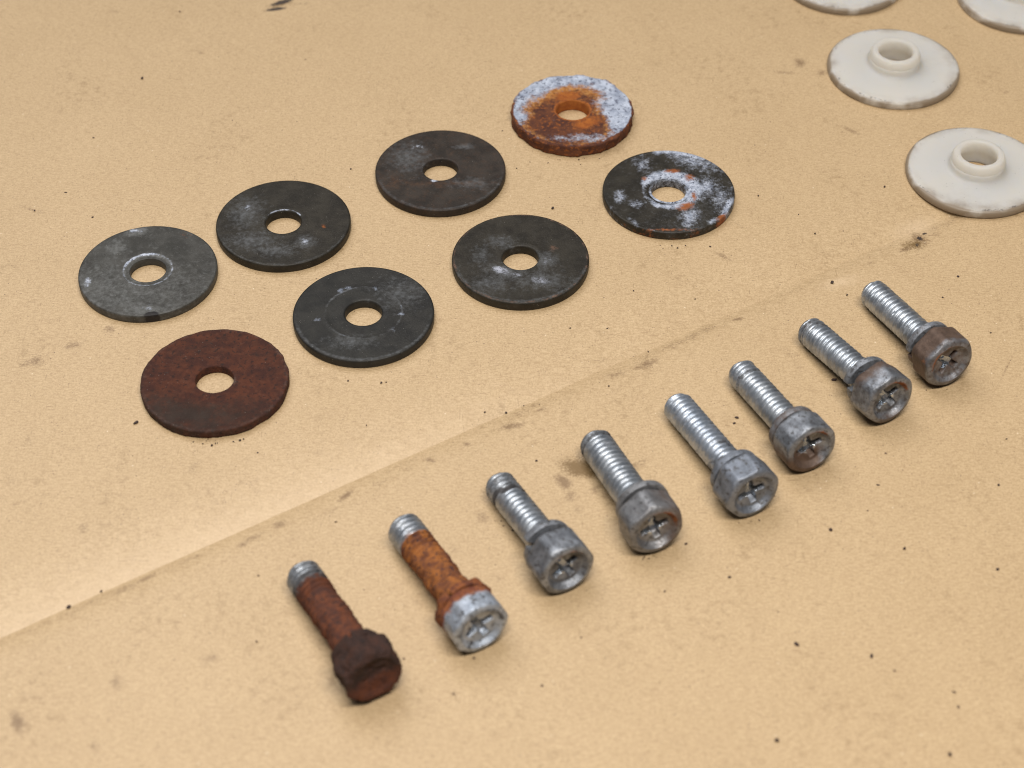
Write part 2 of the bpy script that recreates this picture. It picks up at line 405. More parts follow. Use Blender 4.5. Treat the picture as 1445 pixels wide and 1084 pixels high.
def W5(x, y, z, r, t):
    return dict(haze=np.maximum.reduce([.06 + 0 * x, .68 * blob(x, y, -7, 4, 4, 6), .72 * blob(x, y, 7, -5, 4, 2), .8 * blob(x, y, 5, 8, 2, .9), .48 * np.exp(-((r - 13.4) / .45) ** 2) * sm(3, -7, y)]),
                zinc=.9 * blob(x, y, -1.3, -3.9, .8, .5) + .42 * blob(x, y, -5, 8, 2, 2), rust=np.maximum.reduce([.24 + 0 * x, .50 * blob(x, y, 0, -5, 14, 1.6), .46 * blob(x, y, -10, -4, 4, 4)]), black=.2 + .3 * (r < 3.8))


def W6(x, y, z, r, t):
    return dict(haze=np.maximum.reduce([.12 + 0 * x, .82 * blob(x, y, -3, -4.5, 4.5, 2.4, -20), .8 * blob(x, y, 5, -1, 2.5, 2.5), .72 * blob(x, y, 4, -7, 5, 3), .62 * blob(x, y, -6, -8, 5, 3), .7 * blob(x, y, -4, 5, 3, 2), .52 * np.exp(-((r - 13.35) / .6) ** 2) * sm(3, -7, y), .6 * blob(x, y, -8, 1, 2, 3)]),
                zinc=np.maximum.reduce([.60 * blob(x, y, -4, -3.8, 2.2, 1.4, -25), .54 * blob(x, y, 4, -7, 2.5, 1.4), .46 * blob(x, y, 5.2, -1, 1.8, 1.4), .5 * blob(x, y, -1, -5.2, 2.4, 1)]),
                rust=np.maximum.reduce([.14 + 0 * x, .62 * blob(x, y, 6.8, 3.2, 1.6, 1.6), .45 * np.exp(-((r - 13.6) / .5) ** 2)]))


def W7(x, y, z, r, t):
    a = np.degrees(t) % 360
    P = np.stack([x, y, z], -1)
    inner = np.interp(a, [0, 30, 60, 90, 120, 150, 180, 195, 210, 260, 285, 310, 328, 345, 360], [6.6, 8.6, 9.2, 8.8, 8.8, 9.4, 10.4, 11.2, 14.2, 14.6, 14.0, 13.2, 10.0, 7.2, 6.6])
    inner = inner + 4.2 * (fbm(P, .28, 4, 71) - .5)            # how far the rust has crept out from the hole
    zinc = sm(-3.0, 3.0, r - inner) * .98
    zinc = np.maximum(zinc, .62 * blob(x, y, 3, -10.3, 7, 1.3))
    zinc = np.maximum(zinc, .95 * blob(x, y, 8.5, 2.2, 2.8, 2.4))
    zinc = zinc * (1 - sm(12.7, 13.3, r + .8 * (fbm(P, .5, 3, 72) - .5)) * (.45 + .55 * sm(6, 0, y)))
    org = np.maximum.reduce([.92 * blob(x, y, -1.2, 5.2, 3.2, 1.9, 14), .92 * blob(x, y, 3.0, -4.8, 3.3, 1.8, 30), .66 * np.exp(-((r - 3.9) / .5) ** 2)])
    gold = .52 * np.exp(-((r - inner + 1.0) / 1.8) ** 2) + .22 * sm(-3, 4, y)
    return dict(zinc=np.clip(zinc, 0, 1), orange=np.where(r < 3.75, .85, org), rust=1.2 + 0 * x, haze=.0 + 0 * x, gold=gold * (r < 12.8))


def W8(x, y, z, r, t):
    a = np.degrees(t); P = np.stack([x, y, z], -1)
    n = fbm(P, .35, 4, 83); n2 = fbm(P, .16, 3, 84)
    width = np.interp(a, [-180, -140, -100, -60, 0, 60, 110, 150, 180], [.55, .6, .8, 1.3, 2.2, 1.8, 1.5, 1.0, .55])
    ring = np.exp(-((r - 5.4 + 1.6 * (n - .5)) / width) ** 2) * np.interp(a, [-180, -150, -120, 150, 172, 180], [.35, .4, .92, .92, .5, .35])
    rimw = np.exp(-((r - 13.3 + 1.2 * (n - .5)) / .9) ** 2) * (.15 + 1.05 * sm(.38, .68, n2)) * np.interp(a, [-180, -150, -90, -40, 0, 60, 100, 150, 180], [.55, .8, .8, .75, .8, .9, .7, .35, .55])
    zinc = np.maximum.reduce([ring, rimw, .66 * blob(x, y, 7.8, 1, 3, 3.5), .70 * blob(x, y, 3.8, -8.8, 1.8, 3.4, -15), .64 * blob(x, y, -10.5, -2, 1.2, 2.2), .58 * blob(x, y, -7, -4.5, 1.6, 1.4), .66 * blob(x, y, 6, 10.3, 6, 2.6, -30), .5 * blob(x, y, -5, 9, 2, 3), .55 * blob(x, y, 11, -3, 2, 5)])
    zinc = np.where(r < 4.3, np.where(y > 0, .44, .72), zinc)
    org = np.maximum.reduce([.95 * blob(x, y, 3.3, -5.4, 1.9, .9, 35), .9 * blob(x, y, 4.7, 4.3, .9, 1.0), .92 * blob(x, y, 1.2, 6.6, 1.4, .7), .9 * blob(x, y, 10.5, -9, 1.5, .6, 50), .60 * blob(x, y, -1, -13.0, 7, .45), .75 * blob(x, y, -5, 4, .6, .7), .8 * blob(x, y, 5.2, -2, .5, 1.4)])
    return dict(zinc=zinc, orange=org, rust=.14 + .2 * (z < 1.4) * (r > 13), haze=.20 + .2 * blob(x, y, 5, -7, 6, 6))


DK = [HAZE, RUST, ZINCOX]
washer(1, -73.73, 302.09, 'dark grey steel washer with pale crushed ring around its hole and black edge spot', merged(STEEL_DARK, c1=(.036, .034, .029), c2=(.060, .057, .050)), [merged(HAZE, c1=(.11, .11, .102), c2=(.17, .17, .165)), merged(RUST, op=.5), ZINCOX, BLACK], W1, relief=lambda x, y: -.22 * np.exp(-((np.hypot(x, y) - 3.9) / .8) ** 2) + .05 * np.exp(-((np.hypot(x, y) - 5.2) / .5) ** 2))
washer(2, -56.82, 270.28, 'washer completely covered in dark reddish brown rust with an uneven rim', merged(STEEL_BROWN, c1=(.026, .016, .012), c2=(.038, .025, .019), metal=.0, rough=.85), [merged(RUST, c1=(.044, .016, .011), c2=(.082, .026, .013), c3=(.028, .013, .010), cs=.45, soft=.34), merged(HAZE, c1=(.06, .036, .028), c2=(.11, .085, .07), op=.7)], W2, R=14.15, T=1.9, lump=.22, ragged=.34, relief=lambda x, y: .10 * np.exp(-((np.hypot(x, y) - 6.0) / .6) ** 2) - .12 * np.exp(-((np.hypot(x, y) - 4.3) / .7) ** 2), bump=.7)
washer(3, -47.51, 317.17, 'olive black washer with faint grey blotches, next to the washer with the pale ring', STEEL_DARK, DK, W3, relief=lambda x, y: .05 * np.exp(-((np.hypot(x, y) - 4.6) / .5) ** 2))
washer(4, -29.35, 288.96, 'clean black washer with a faint bluish scratched circle, beside the brown rusted washer', merged(STEEL_DARK, c1=(.018, .017, .015), c2=(.030, .028, .024)), [HAZE, RUST, merged(ZINCOX, c1=(.22, .25, .31), c2=(.32, .35, .42))], W4, relief=lambda x, y: .06 * np.exp(-((np.hypot(x, y) - 7.6) / .5) ** 2))
washer(5, -15.24, 334.75, 'black washer with a brownish band and a tiny metal burr in its hole', STEEL_BROWN, [HAZE, merged(RUST, c1=(.085, .042, .022), c2=(.13, .062, .028), op=.6, soft=.35), ZINCOX, BLACK], W5)
washer(6, 1.79, 305.47, 'black washer with cloudy blue grey patches below its hole and a small brown mark', STEEL_DARK, [HAZE, merged(RUST, c1=(.12, .065, .04), c2=(.17, .10, .07), op=.75), merged(ZINCOX, c1=(.26, .27, .31), c2=(.36, .37, .42))], W6, T=2.1, relief=lambda x, y: .05 * np.exp(-((np.hypot(x, y) - 4.6) / .4) ** 2))
washer(7, at(808, 156, 2.6)[0], at(808, 156, 2.6)[1] + Y0, 'thick washer eaten by orange rust with white zinc left around its upper rim', merged(STEEL_BROWN, c1=(.09, .035, .02), c2=(.13, .05, .028), metal=0, rough=.85), [merged(RUST, c1=(.060, .022, .015), c2=(.115, .040, .018), c3=(.21, .065, .016), cs=.42), merged(ORANGE, attr='gold', c1=(.24, .085, .02), c2=(.42, .20, .06), ns=1.1, amp=1.7, soft=.28), merged(ZINCOX, c1=(.26, .29, .36), c2=(.46, .50, .58), c3=(.11, .12, .16), cs=.45, ns=.8, amp=1.6, soft=.32), merged(ORANGE, soft=.2, amp=.9)], W7, R=13.5, T=2.75, lump=.60, ragged=.6,
       relief=lambda x, y: .5 * blob(x, y, 8, 2.2, 2.4, 2.0) * (1 - 1.6 * blob(x, y, 8.4, 2.4, 1.3, 1.1)) - .35 * np.maximum(blob(x, y, -.6, 4.9, 2.6, 1.6), blob(x, y, 2.8, -4.6, 2.6, 1.5)), bump=.6)
washer(8, 33.27, 327.29, 'black washer with crusty white corrosion and orange spots circling its hole', STEEL_DARK, [HAZE, RUST, merged(ZINCOX, c1=(.22, .245, .30), c2=(.46, .49, .56), soft=.30, amp=1.45, ns=1.0), merged(ORANGE, c1=(.20, .065, .022), c2=(.29, .10, .036), amp=1.5, ns=1.2, soft=.28)], W8,
       relief=lambda x, y: -.28 * np.exp(-((np.hypot(x, y) - 3.8) / .7) ** 2) + .14 * np.exp(-((np.hypot(x, y) - 5.8) / .9) ** 2))

# ------------------------------------------------------------------ bolts
ZN = dict(c1=(.30, .33, .37), c2=(.50, .53, .565), cs=.5, rough=.41, metal=.88)
ZN_HEAD = dict(c1=(.150, .158, .172), c2=(.31, .325, .35), c3=(.10, .098, .098), cs=.42, rough=.48, metal=.70)
GRIME = dict(attr='grime', c1=(.045, .043, .045), c2=(.09, .088, .09), cs=1.2, rough=.55, metal=.35, ns=.8, amp=1.25, soft=.24)
PATINA = dict(attr='patina', c1=(.085, .055, .040), c2=(.13, .085, .062), cs=.8, rough=.55, metal=.35, ns=.7, amp=.9, soft=.28)
RIMRUST = dict(attr='rust', c1=(.16, .055, .02), c2=(.26, .095, .03), c3=(.07, .03, .018), cs=1.0, rough=.8, metal=.05, ns=1.0, amp=.9, soft=.16, h=.3)


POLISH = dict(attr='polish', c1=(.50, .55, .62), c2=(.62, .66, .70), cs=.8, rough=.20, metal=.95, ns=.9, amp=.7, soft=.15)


def smin(a, b, k):
    h = np.clip(.5 + .5 * (b - a) / k, 0, 1); return b * (1 - h) + a * h - k * h * (1 - h)


def head_mesh(H, spin, cross, dish=1.0, crossd=1.0, lump=0.0, seed=0, AF=10.0, rim=4.65, clip=5.4):
    """hexagon head, x from 0 (under the head) to H, chamfered, dished end with a cross recess"""
    nt = 168; th = np.linspace(0, 2 * math.pi, nt, endpoint=False)
    a = (th - spin + math.pi / 6) % (math.pi / 3) - math.pi / 6
    hexr = AF / 2 / np.cos(a)
    hexr = smin(hexr, np.full(nt, clip), .16)
    rows = [(np.zeros(nt), np.full(nt, 2.9)), (np.zeros(nt), np.full(nt, 4.3)), (np.zeros(nt), hexr - .48)]
    for x in [.10, .28, .6, 1.0, 1.5, 2.0, 2.5, 3.0]: rows.append((np.full(nt, x), hexr - (.22 if x < .2 else 0.05 if x < .4 else 0)))
    B = 1.6
    for s_ in np.linspace(.02, 1, 14):
        x = H - B + B * s_
        rc = rim + 1.55 * math.sqrt(max(0, 1 - s_ ** 2.1))
        rows.append((np.full(nt, x), smin(hexr, np.full(nt, rc), .12)))
    rr = np.concatenate([np.linspace(rim - .1, 3.0, 16), np.linspace(2.92, .1, 30)])
    for r in rr:
        y, z = r * np.cos(th - cross), r * np.sin(th - cross)
        d = dish * (.95 * sm(rim + .15, rim - 1.0, r) + .65 * (1 - r / rim))
        arm = 0
        for p, q in ((y, z), (z, y)):
            wdt = .66 - .08 * np.abs(q) / 2.5
            m = sm(wdt + .09, wdt - .09, np.abs(p)) * sm(2.75, 2.2, np.abs(q)) * (1.9 - .6 * (np.abs(q) / 2.5) ** 2)
            arm = np.maximum(arm, m)
        arm = np.maximum(arm, 2.1 * sm(1.3, .3, r))
        rows.append((H - d - crossd * arm, np.full(nt, r)))
    X = np.concatenate([q[0] for q in rows]); R = np.concatenate([q[1] for q in rows]); T = np.tile(th, len(rows))
    V = np.stack([X, R * np.cos(T), R * np.sin(T)], -1)
    f = grid_faces(len(rows), nt, flip=True)
    o = (len(rows) - 1) * nt; V = np.vstack([V, [[V[o:, 0].mean(), 0, 0]]]); f += [(o + (j + 1) % nt, o + j, len(V) - 1)[::-1] for j in range(nt)]
    f = [q[::-1] for q in f]
    if lump:
        n = V - np.array([H / 2, 0, 0]); n /= np.linalg.norm(n, axis=1)[:, None] + 1e-6
        V = V + n * ((fbm(V, .45, 3, seed) - .5) * lump * 1.3 + (fbm(V, 1.3, 3, seed + 5) - .5) * lump * .62)[:, None]
    return V, f


def shank_mesh(L, phase=0.0, lump=None, seed=0, pitch=1.2):
    """threaded shank, x from -L (tip) to 0"""
    nt = 64; per = 11; n = int(L / pitch * per); th = np.linspace(0, 2 * math.pi, nt, endpoint=False)
    xs = np.linspace(-L, 0, n); X = np.repeat(xs, nt); T = np.tile(th, n)
    p = (X / pitch - T / (2 * math.pi) + phase) % 1.0
    tri = np.abs(p - .5) * 2
    h = np.clip((tri - .10) / .80, 0, 1); h = .55 * h + .45 * h * h * (3 - 2 * h)
    depth = .60 * h
    tip = X + L
    depth = depth * sm(.15, 1.0, tip)
    base = 2.98 - .75 * (1 - sm(0, 1.1, tip)) ** 1.5
    runout = sm(-1.3, -.5, X)
    R = (base - depth) * (1 - runout) + runout * 2.62
    V = np.stack([X, R * np.cos(T), R * np.sin(T)], -1)
    R = R + .07 * (fbm(V, 1.1, 3, seed + 31) - .5) - .10 * sm(.66, .74, fbm(V, .9, 2, seed + 37)) * (1 - h)
    V = np.stack([X, R * np.cos(T), R * np.sin(T)], -1)
    if lump is not None:
        k = lump(X, T)
        R = R * (1 - k) + k * (2.80 - .20 * h * (1 - runout) + (fbm(V, .8, 4, seed) - .42) * .95)
        V = np.stack([X, R * np.cos(T), R * np.sin(T)], -1)
    rings = [V]
    for r, dx in ((1.9, -.06), (1.0, -.02)):
        rings.insert(0, np.stack([np.full(nt, -L + dx), r * np.cos(th), r * np.sin(th)], -1))
    rings = [rings[0], rings[1], rings[2]]
    rings = [np.stack([np.full(nt, -L + .02), 1.0 * np.cos(th), 1.0 * np.sin(th)], -1), np.stack([np.full(nt, -L - .02), 1.9 * np.cos(th), 1.9 * np.sin(th)], -1), V]
    V = np.vstack(rings); f = grid_faces(n + 2, nt)
    V = np.vstack([V, [[-L + .02, 0, 0]], [[0, 0, 0]]])
    f += [((j + 1) % nt, j, len(V) - 2) for j in range(nt)]; o = (n + 1) * nt
    f += [(o + j, o + (j + 1) % nt, len(V) - 1) for j in range(nt)]
    return V, f


def ring_mesh(gap_at, lift=.7, thick=1.55, ro=4.85, ri=3.02, gap=9.0, lump=0, seed=0, off=(0, 0)):
    """split spring washer between x = -thick-lift and 0"""
    n = 110; g = math.radians(gap)
    th = gap_at + g / 2 + (2 * math.pi - g) * np.linspace(0, 1, n)
    u = np.linspace(0, 1, n)
    e = .16
    sec = [(ri, e), (ri + e, 0), (ro - e * 1.6, 0), (ro - .3 * e, e * .5), (ro, e * 1.7), (ro, thick - e * 1.7), (ro - .3 * e, thick - e * .5), (ro - e * 1.6, thick), (ri + e, thick), (ri, thick - e)]
    m = len(sec); V = []
    for k in range(n):
        sh = -lift * u[k]
        for r, x in sec: V.append((x - thick + sh, r * math.cos(th[k]) + off[0], r * math.sin(th[k]) + off[1]))
    V = np.array(V); f = grid_faces(n, m, flip=False); f.append(tuple(range(m))[::-1]); f.append(tuple((n - 1) * m + j for j in range(m)))
    f = [q[::-1] for q in f]
    if lump: V = V + (fbm(V, .7, 3, seed) - .5)[:, None] * lump * np.array([[.6, 1, 1]]) * np.sign(V + 1e-6) * np.array([[0, 1, 1]])
    return V, f


def bolt(i, tip_px, face_px, label, hspin=0, cspin=20, gap=200, lift=.55, H=5.7, base_h=None, base_t=None, layers_h=(), layers_t=(), layers_w=(), ph=None, pt=None, pw=None,
         dish=1.0, crossd=1.0, lump_h=.07, lump_t=None, lump_w=.06, ro=4.78, woff=(0, 0), AF=10.0, thick=1.5, rim=4.05, bump=.34, clip=5.45, shine=.95, fat=1.0):
    a = at(tip_px[0], tip_px[1], 3.0); b = at(face_px[0], face_px[1], 5.1)
    total = np.linalg.norm(b - a); yaw = math.atan2(b[1] - a[1], b[0] - a[0])
    L = total - H
    root = bpy.data.objects.new('hex_bolt', None); COL.objects.link(root); root.empty_display_size = .005
    tag(root, label, 'bolt', 'hex head bolts in a row on the cardboard')
    hs, cs_ = math.radians(hspin), math.radians(cspin)
    Vh, fh = head_mesh(H, hs, cs_, dish, crossd, lump_h, 200 + i, AF, rim, clip)
    Vs, fs = shank_mesh(L, i * .37, lump_t, 300 + i)
    Vs[:, 1:] *= fat
    Vw, fw = ring_mesh(math.radians(gap), lift, thick, ro, lump=lump_w, seed=400 + i, off=woff)
    Vw = Vw - np.array([[.16, 0, 0]])
    # settle: find the lean at which tip and head both touch the board
    def lows(al):
        c, s_ = math.cos(al), math.sin(al)
        zz = lambda V: (V[:, 0] * s_ + V[:, 2] * c).min()
        return zz(Vs[Vs[:, 0] < -L + 4]), min(zz(Vh), zz(Vw))
    lo, hi = -.3, .6
    for _ in range(40):
        m = (lo + hi) / 2; p, q = lows(m)
        if q < p: lo = m
        else: hi = m
    al = (lo + hi) / 2; p, q = lows(al)
    u = -min(p, q)
    # head face stays where the photo shows it
    ax = Vector((math.cos(al) * math.cos(yaw), math.cos(al) * math.sin(yaw), math.sin(al)))
    fz = u + H * math.sin(al); fc = at(face_px[0], face_px[1], fz)
    root.location = ((fc[0] - ax.x * H) * MM, (fc[1] - ax.y * H) * MM, u * MM + .00002)
    root.rotation_euler = (0, -al, yaw)
    def attrs(V, fn, names):
        out = {k: np.zeros(len(V)) for k in names}
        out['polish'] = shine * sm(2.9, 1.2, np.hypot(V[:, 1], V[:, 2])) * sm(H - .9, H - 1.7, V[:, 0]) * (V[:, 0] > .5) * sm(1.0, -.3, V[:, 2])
        if fn:
            for k, v in fn(V[:, 0], V[:, 1], V[:, 2], np.hypot(V[:, 1], V[:, 2]), np.arctan2(V[:, 2], V[:, 1]), L).items(): out[k] = np.asarray(v) + np.zeros(len(V))
        return out
    off = (i * 23.7, i * 9.1, i * 4.4)
    nm = ['polish', 'grime', 'patina', 'rust', 'zinc', 'haze', 'orange', 'black']
    mh = layered('bolt_head_metal_%d' % i, base_h or ZN_HEAD, list(layers_h), off, bump=bump)
    mt = layered('bolt_thread_metal_%d' % i, base_t or ZN, list(layers_t), off, bump=.12 if lump_t is None else .4)
    mw = layered('spring_washer_metal_%d' % i, merged(base_h or ZN_HEAD, rough=.55), list(layers_w), off, bump=bump * 1.4)
    mesh_obj('head', Vh, fh, mh, root, attrs(Vh, ph, nm), sharp=50)
    at_s = attrs(Vs, pt, nm); at_s['grime'] = at_s['grime'] + .10
    mesh_obj('threaded_shank', Vs, fs, mt, root, at_s)
    mesh_obj('spring_washer', Vw, fw, mw, root, attrs(Vw, pw, nm), sharp=40)
    return root


def rimrust(amount=.8, ang=90, spread=70, H=5.7):
    def f(x, y, z, r, t, L):
        a = np.abs((np.degrees(t) - ang + 180) % 360 - 180)
        return np.exp(-((r - 3.75) / .5) ** 2) * (x > H - 1.4) * amount * np.clip(1.2 - a / spread, 0, 1)
    return f


G = [GRIME]; HL = [PATINA, GRIME, RIMRUST, POLISH]
Rt = merged(RUST, c1=(.060, .020, .012), c2=(.13, .038, .014), c3=(.036, .016, .012), ns=.9, amp=1.5, soft=.25)
Rh = merged(RUST, c1=(.030, .014, .010), c2=(.046, .019, .012), c3=(.020, .011, .009), ns=.6, cs=.5)

bolt(1, (423.9, 802.3), (529.7, 956.4), 'bolt with a swollen dark brown rusted head and only its tip still silver', hspin=14, gap=100, lift=.1, H=5.6,
     base_t=ZN, layers_t=[GRIME, Rt], layers_h=[Rh, merged(ORANGE, c1=(.10, .029, .011), c2=(.058, .019, .011), amp=1.9, soft=.4, ns=.5)], layers_w=[Rh],
     pt=lambda x, y, z, r, t, L: dict(rust=1.4 * sm(-L + 3.0, -L + 7.4, x), grime=.25 * sm(-L + 2, -L + 4.6, x) + .35),
     ph=lambda x, y, z, r, t, L: dict(rust=1.3, orange=.72 * sm(4.0, 5.0, x) * sm(1.6, -2.5, z) + .12), pw=lambda x, y, z, r, t, L: dict(rust=1.2),
     dish=.55, crossd=.10, lump_h=1.15, lump_t=lambda X, T: sm(-16.3, -13.6, X), lump_w=.5, ro=4.5, bump=1.0, fat=1.09)
bolt(2, (567.2, 739.8), (680.2, 888.6), 'bolt with an orange rusted shank and collar, silver head end and silver tip', hspin=20, cspin=25, gap=120, lift=.1, H=5.6, thick=1.5, clip=5.2,
     base_h=merged(ZN_HEAD, c1=(.34, .38, .44), c2=(.46, .50, .56), rough=.5), layers_t=[GRIME, merged(RUST, c1=(.11, .036, .016), c2=(.30, .105, .022), c3=(.045, .020, .020), cs=.45, amp=1.5, soft=.25)], layers_w=[merged(RUST, c1=(.10, .030, .015), c2=(.25, .080, .022), c3=(.055, .020, .018), cs=.8)],
     layers_h=[PATINA, merged(RUST, c1=(.13, .036, .018), c2=(.26, .085, .026), c3=(.075, .022, .02), cs=.8, amp=1.5, soft=.28), GRIME],
     pt=lambda x, y, z, r, t, L: dict(rust=1.4 * sm(-L + 3.6, -L + 8.0, x), grime=.25), pw=lambda x, y, z, r, t, L: dict(rust=1.2),
     ph=lambda x, y, z, r, t, L: dict(rust=1.15 * sm(3.2, .2, x), patina=.2, grime=.1 + .55 * np.exp(-((r - 4.0) / .5) ** 2) * (x > 3.6) * (z > 0)),
     dish=.8, crossd=.75, lump_h=.30, lump_t=lambda X, T: sm(-15.6, -13.2, X), lump_w=.8, ro=5.1, bump=.45, fat=1.10)
bolt(3, (701.5, 676.8), (802.2, 805.6), 'grey bolt with a dark greasy band near its thread end and wide washer gap', hspin=25, cspin=30, gap=150, lift=1.5, layers_t=G, layers_h=HL, layers_w=G,
     pt=lambda x, y, z, r, t, L: dict(grime=np.maximum(.12 + .3 * (x < -L + 4), 1.0 * np.exp(-((x + L - 5.0 - .3 * y) / .75) ** 2))), ph=lambda x, y, z, r, t, L: dict(grime=.18 + .3 * (r < 3.2) * (x > 2), patina=.15, rust=rimrust(.75, 90, 80)(x, y, z, r, t, L)),
     pw=lambda x, y, z, r, t, L: dict(grime=.35))
bolt(4, (837.7, 617.4), (927.6, 749.8), 'grey bolt with a gleaming cross slot and a spring washer sitting askew', hspin=5, cspin=14, gap=265, lift=.8, layers_t=G, layers_h=HL, layers_w=G, woff=(0.5, .35), ro=4.95, fat=1.08,
     pt=lambda x, y, z, r, t, L: dict(grime=.22 + .25 * (x < -L + 2.5)), ph=lambda x, y, z, r, t, L: dict(grime=.1, patina=.25 + .3 * sm(-1, 4, y), rust=rimrust(.95, 60, 90)(x, y, z, r, t, L)), pw=lambda x, y, z, r, t, L: dict(grime=.1),
     base_h=merged(ZN_HEAD, c1=(.18, .18, .185), c2=(.28, .28, .285)))
bolt(5, (953.5, 565.1), (1064.6, 699.0), 'longest bolt, bluish zinc thread and smooth grey head with a small glint', hspin=40, cspin=12, gap=300, lift=.35, layers_t=G, layers_h=HL, layers_w=G,
     pt=lambda x, y, z, r, t, L: dict(grime=np.maximum(.22, .45 * (np.sin(t * 2 + x) > .5) * (x > -8))), ph=lambda x, y, z, r, t, L: dict(grime=.05 + .2 * (r < 2), patina=.15, rust=rimrust(.6, 80, 60)(x, y, z, r, t, L)),
     base_t=merged(ZN, c1=(.36, .41, .48), c2=(.52, .56, .62)), base_h=merged(ZN_HEAD, c1=(.17, .185, .21), c2=(.26, .28, .32)), dish=.9)
bolt(6, (1043.5, 518.4), (1146.5, 635.6), 'grey bolt with a rounded head stained brown along its lower side', hspin=0, cspin=18, gap=320, lift=.25, layers_t=G, layers_h=HL, layers_w=HL, clip=5.2,
     pt=lambda x, y, z, r, t, L: dict(grime=.15 + .35 * np.exp(-((x + L - 4) / .5) ** 2)), ph=lambda x, y, z, r, t, L: dict(patina=.18 + .65 * sm(1.5, -2, z) * sm(4, 0, y) + .15 * sm(4, 3, r) * (x > 3), rust=rimrust(.85, 80, 80)(x, y, z, r, t, L), grime=.1),
     pw=lambda x, y, z, r, t, L: dict(patina=.5, grime=.2))
bolt(7, (1140.7, 458.6), (1257.5, 566.0), 'grey bolt with a black gap behind its six-sided head and shiny corner', hspin=-12, cspin=35, gap=172, lift=1.4, layers_t=G, layers_h=HL, layers_w=G,
     pt=lambda x, y, z, r, t, L: dict(grime=.18 + .3 * (x < -L + 4) * (np.sin(x * 6.28) > .2)), ph=lambda x, y, z, r, t, L: dict(patina=.30 + .55 * blob(x, z, .8, 4.5, 1.2, 1.6) + .35 * sm(-2, -5, z), rust=rimrust(.9, 70, 90)(x, y, z, r, t, L), grime=.32 + .15 * sm(4, 3, r) * (x > 3)),
     pw=lambda x, y, z, r, t, L: dict(grime=.3), base_h=merged(ZN_HEAD, rough=.42))
bolt(8, (1229.8, 405.2), (1341.7, 514.0), 'bolt with a purplish brown tarnished head and a bright silver thread', hspin=10, cspin=50, gap=185, lift=.8, layers_t=G, layers_h=HL, layers_w=HL,
     pt=lambda x, y, z, r, t, L: dict(grime=.14), ph=lambda x, y, z, r, t, L: dict(patina=.45 + .35 * sm(5.2, 3.8, x), rust=rimrust(.85, 120, 70)(x, y, z, r, t, L) + .55 * blob(x, z, 4.2, 1.0, 1.4, 1.6) * sm(-1, -3, y), grime=.15),
     pw=lambda x, y, z, r, t, L: dict(patina=.3 + .5 * (z < 0), grime=.25), dish=.75, crossd=.9)

# ------------------------------------------------------------------ plastic bushings
def nylon(i, thin=.38):
    s = NT('milky_nylon_%d' % i, (i * 13.0, i * 7.0, 0))
    c = s.mix(s.step(s.noise(.12, 3), .35, .65), (.73, .70, .645), (.71, .695, .66))
    k = s.math('ADD', s.attr('dirt'), s.math('MULTIPLY', s.math('SUBTRACT', s.noise(.35, 6, .7), .5), .5))
    dirt = s.math('MULTIPLY', s.step(k, .15, .95), .90)
    c = s.mix(dirt, c, (.17, .115, .06))
    k2 = s.math('ADD', s.attr('grit'), s.math('MULTIPLY', s.math('SUBTRACT', s.noise(1.6, 5, .75), .5), 1.6))
    grit = s.math('MULTIPLY', s.step(k2, .55, .75), .85)
    c = s.mix(grit, c, (.05, .035, .03))
    sp = s.math('MULTIPLY', s.step(s.voro(.75), .10, .05), s.step(s.noise(.3, 2), .46, .56))
    c = s.mix(s.math('MULTIPLY', sp, .75), c, (.16, .12, .09))
    s.put(s.b.inputs['Base Color'], c); s.b.inputs['Roughness'].default_value = .42
    s.put(s.b.inputs['Subsurface Weight'], s.mixf(s.math('MAXIMUM', dirt, grit), .85, .1))
    s.b.inputs['Subsurface Radius'].default_value = (1.0, .85, .62); s.b.inputs['Subsurface Scale'].default_value = .0035
    s.b.inputs['Specular IOR Level'].default_value = .45
    s.put(s.b.inputs['Normal'], s.bump(s.noise(.8, 4, .6), .12, .0002))
    tr = s.n('ShaderNodeBsdfTranslucent'); tr.inputs[0].default_value = (.95, .92, .86, 1)
    mx = s.n('ShaderNodeMixShader'); s.put(mx.inputs[0], s.mixf(s.math('MAXIMUM', dirt, grit), thin, .05))
    s.l(s.b.outputs[0], mx.inputs[1]); s.l(tr.outputs[0], mx.inputs[2]); s.l(mx.outputs[0], s.out.inputs[0])
    return s.m


def lathe(prof, nt=160):
    prof = np.array(prof); th = np.linspace(0, 2 * math.pi, nt, endpoint=False); n = len(prof)
    r = np.repeat(prof[:, 0], nt); z = np.repeat(prof[:, 1], nt); t = np.tile(th, n)
    V = np.stack([r * np.cos(t), r * np.sin(t), z], -1); f = grid_faces(n, nt, flip=True)
    o = (n - 1) * nt; f += [(j, (j + 1) % nt, o + (j + 1) % nt, o + j)[::-1] for j in range(nt)]
    return V, f


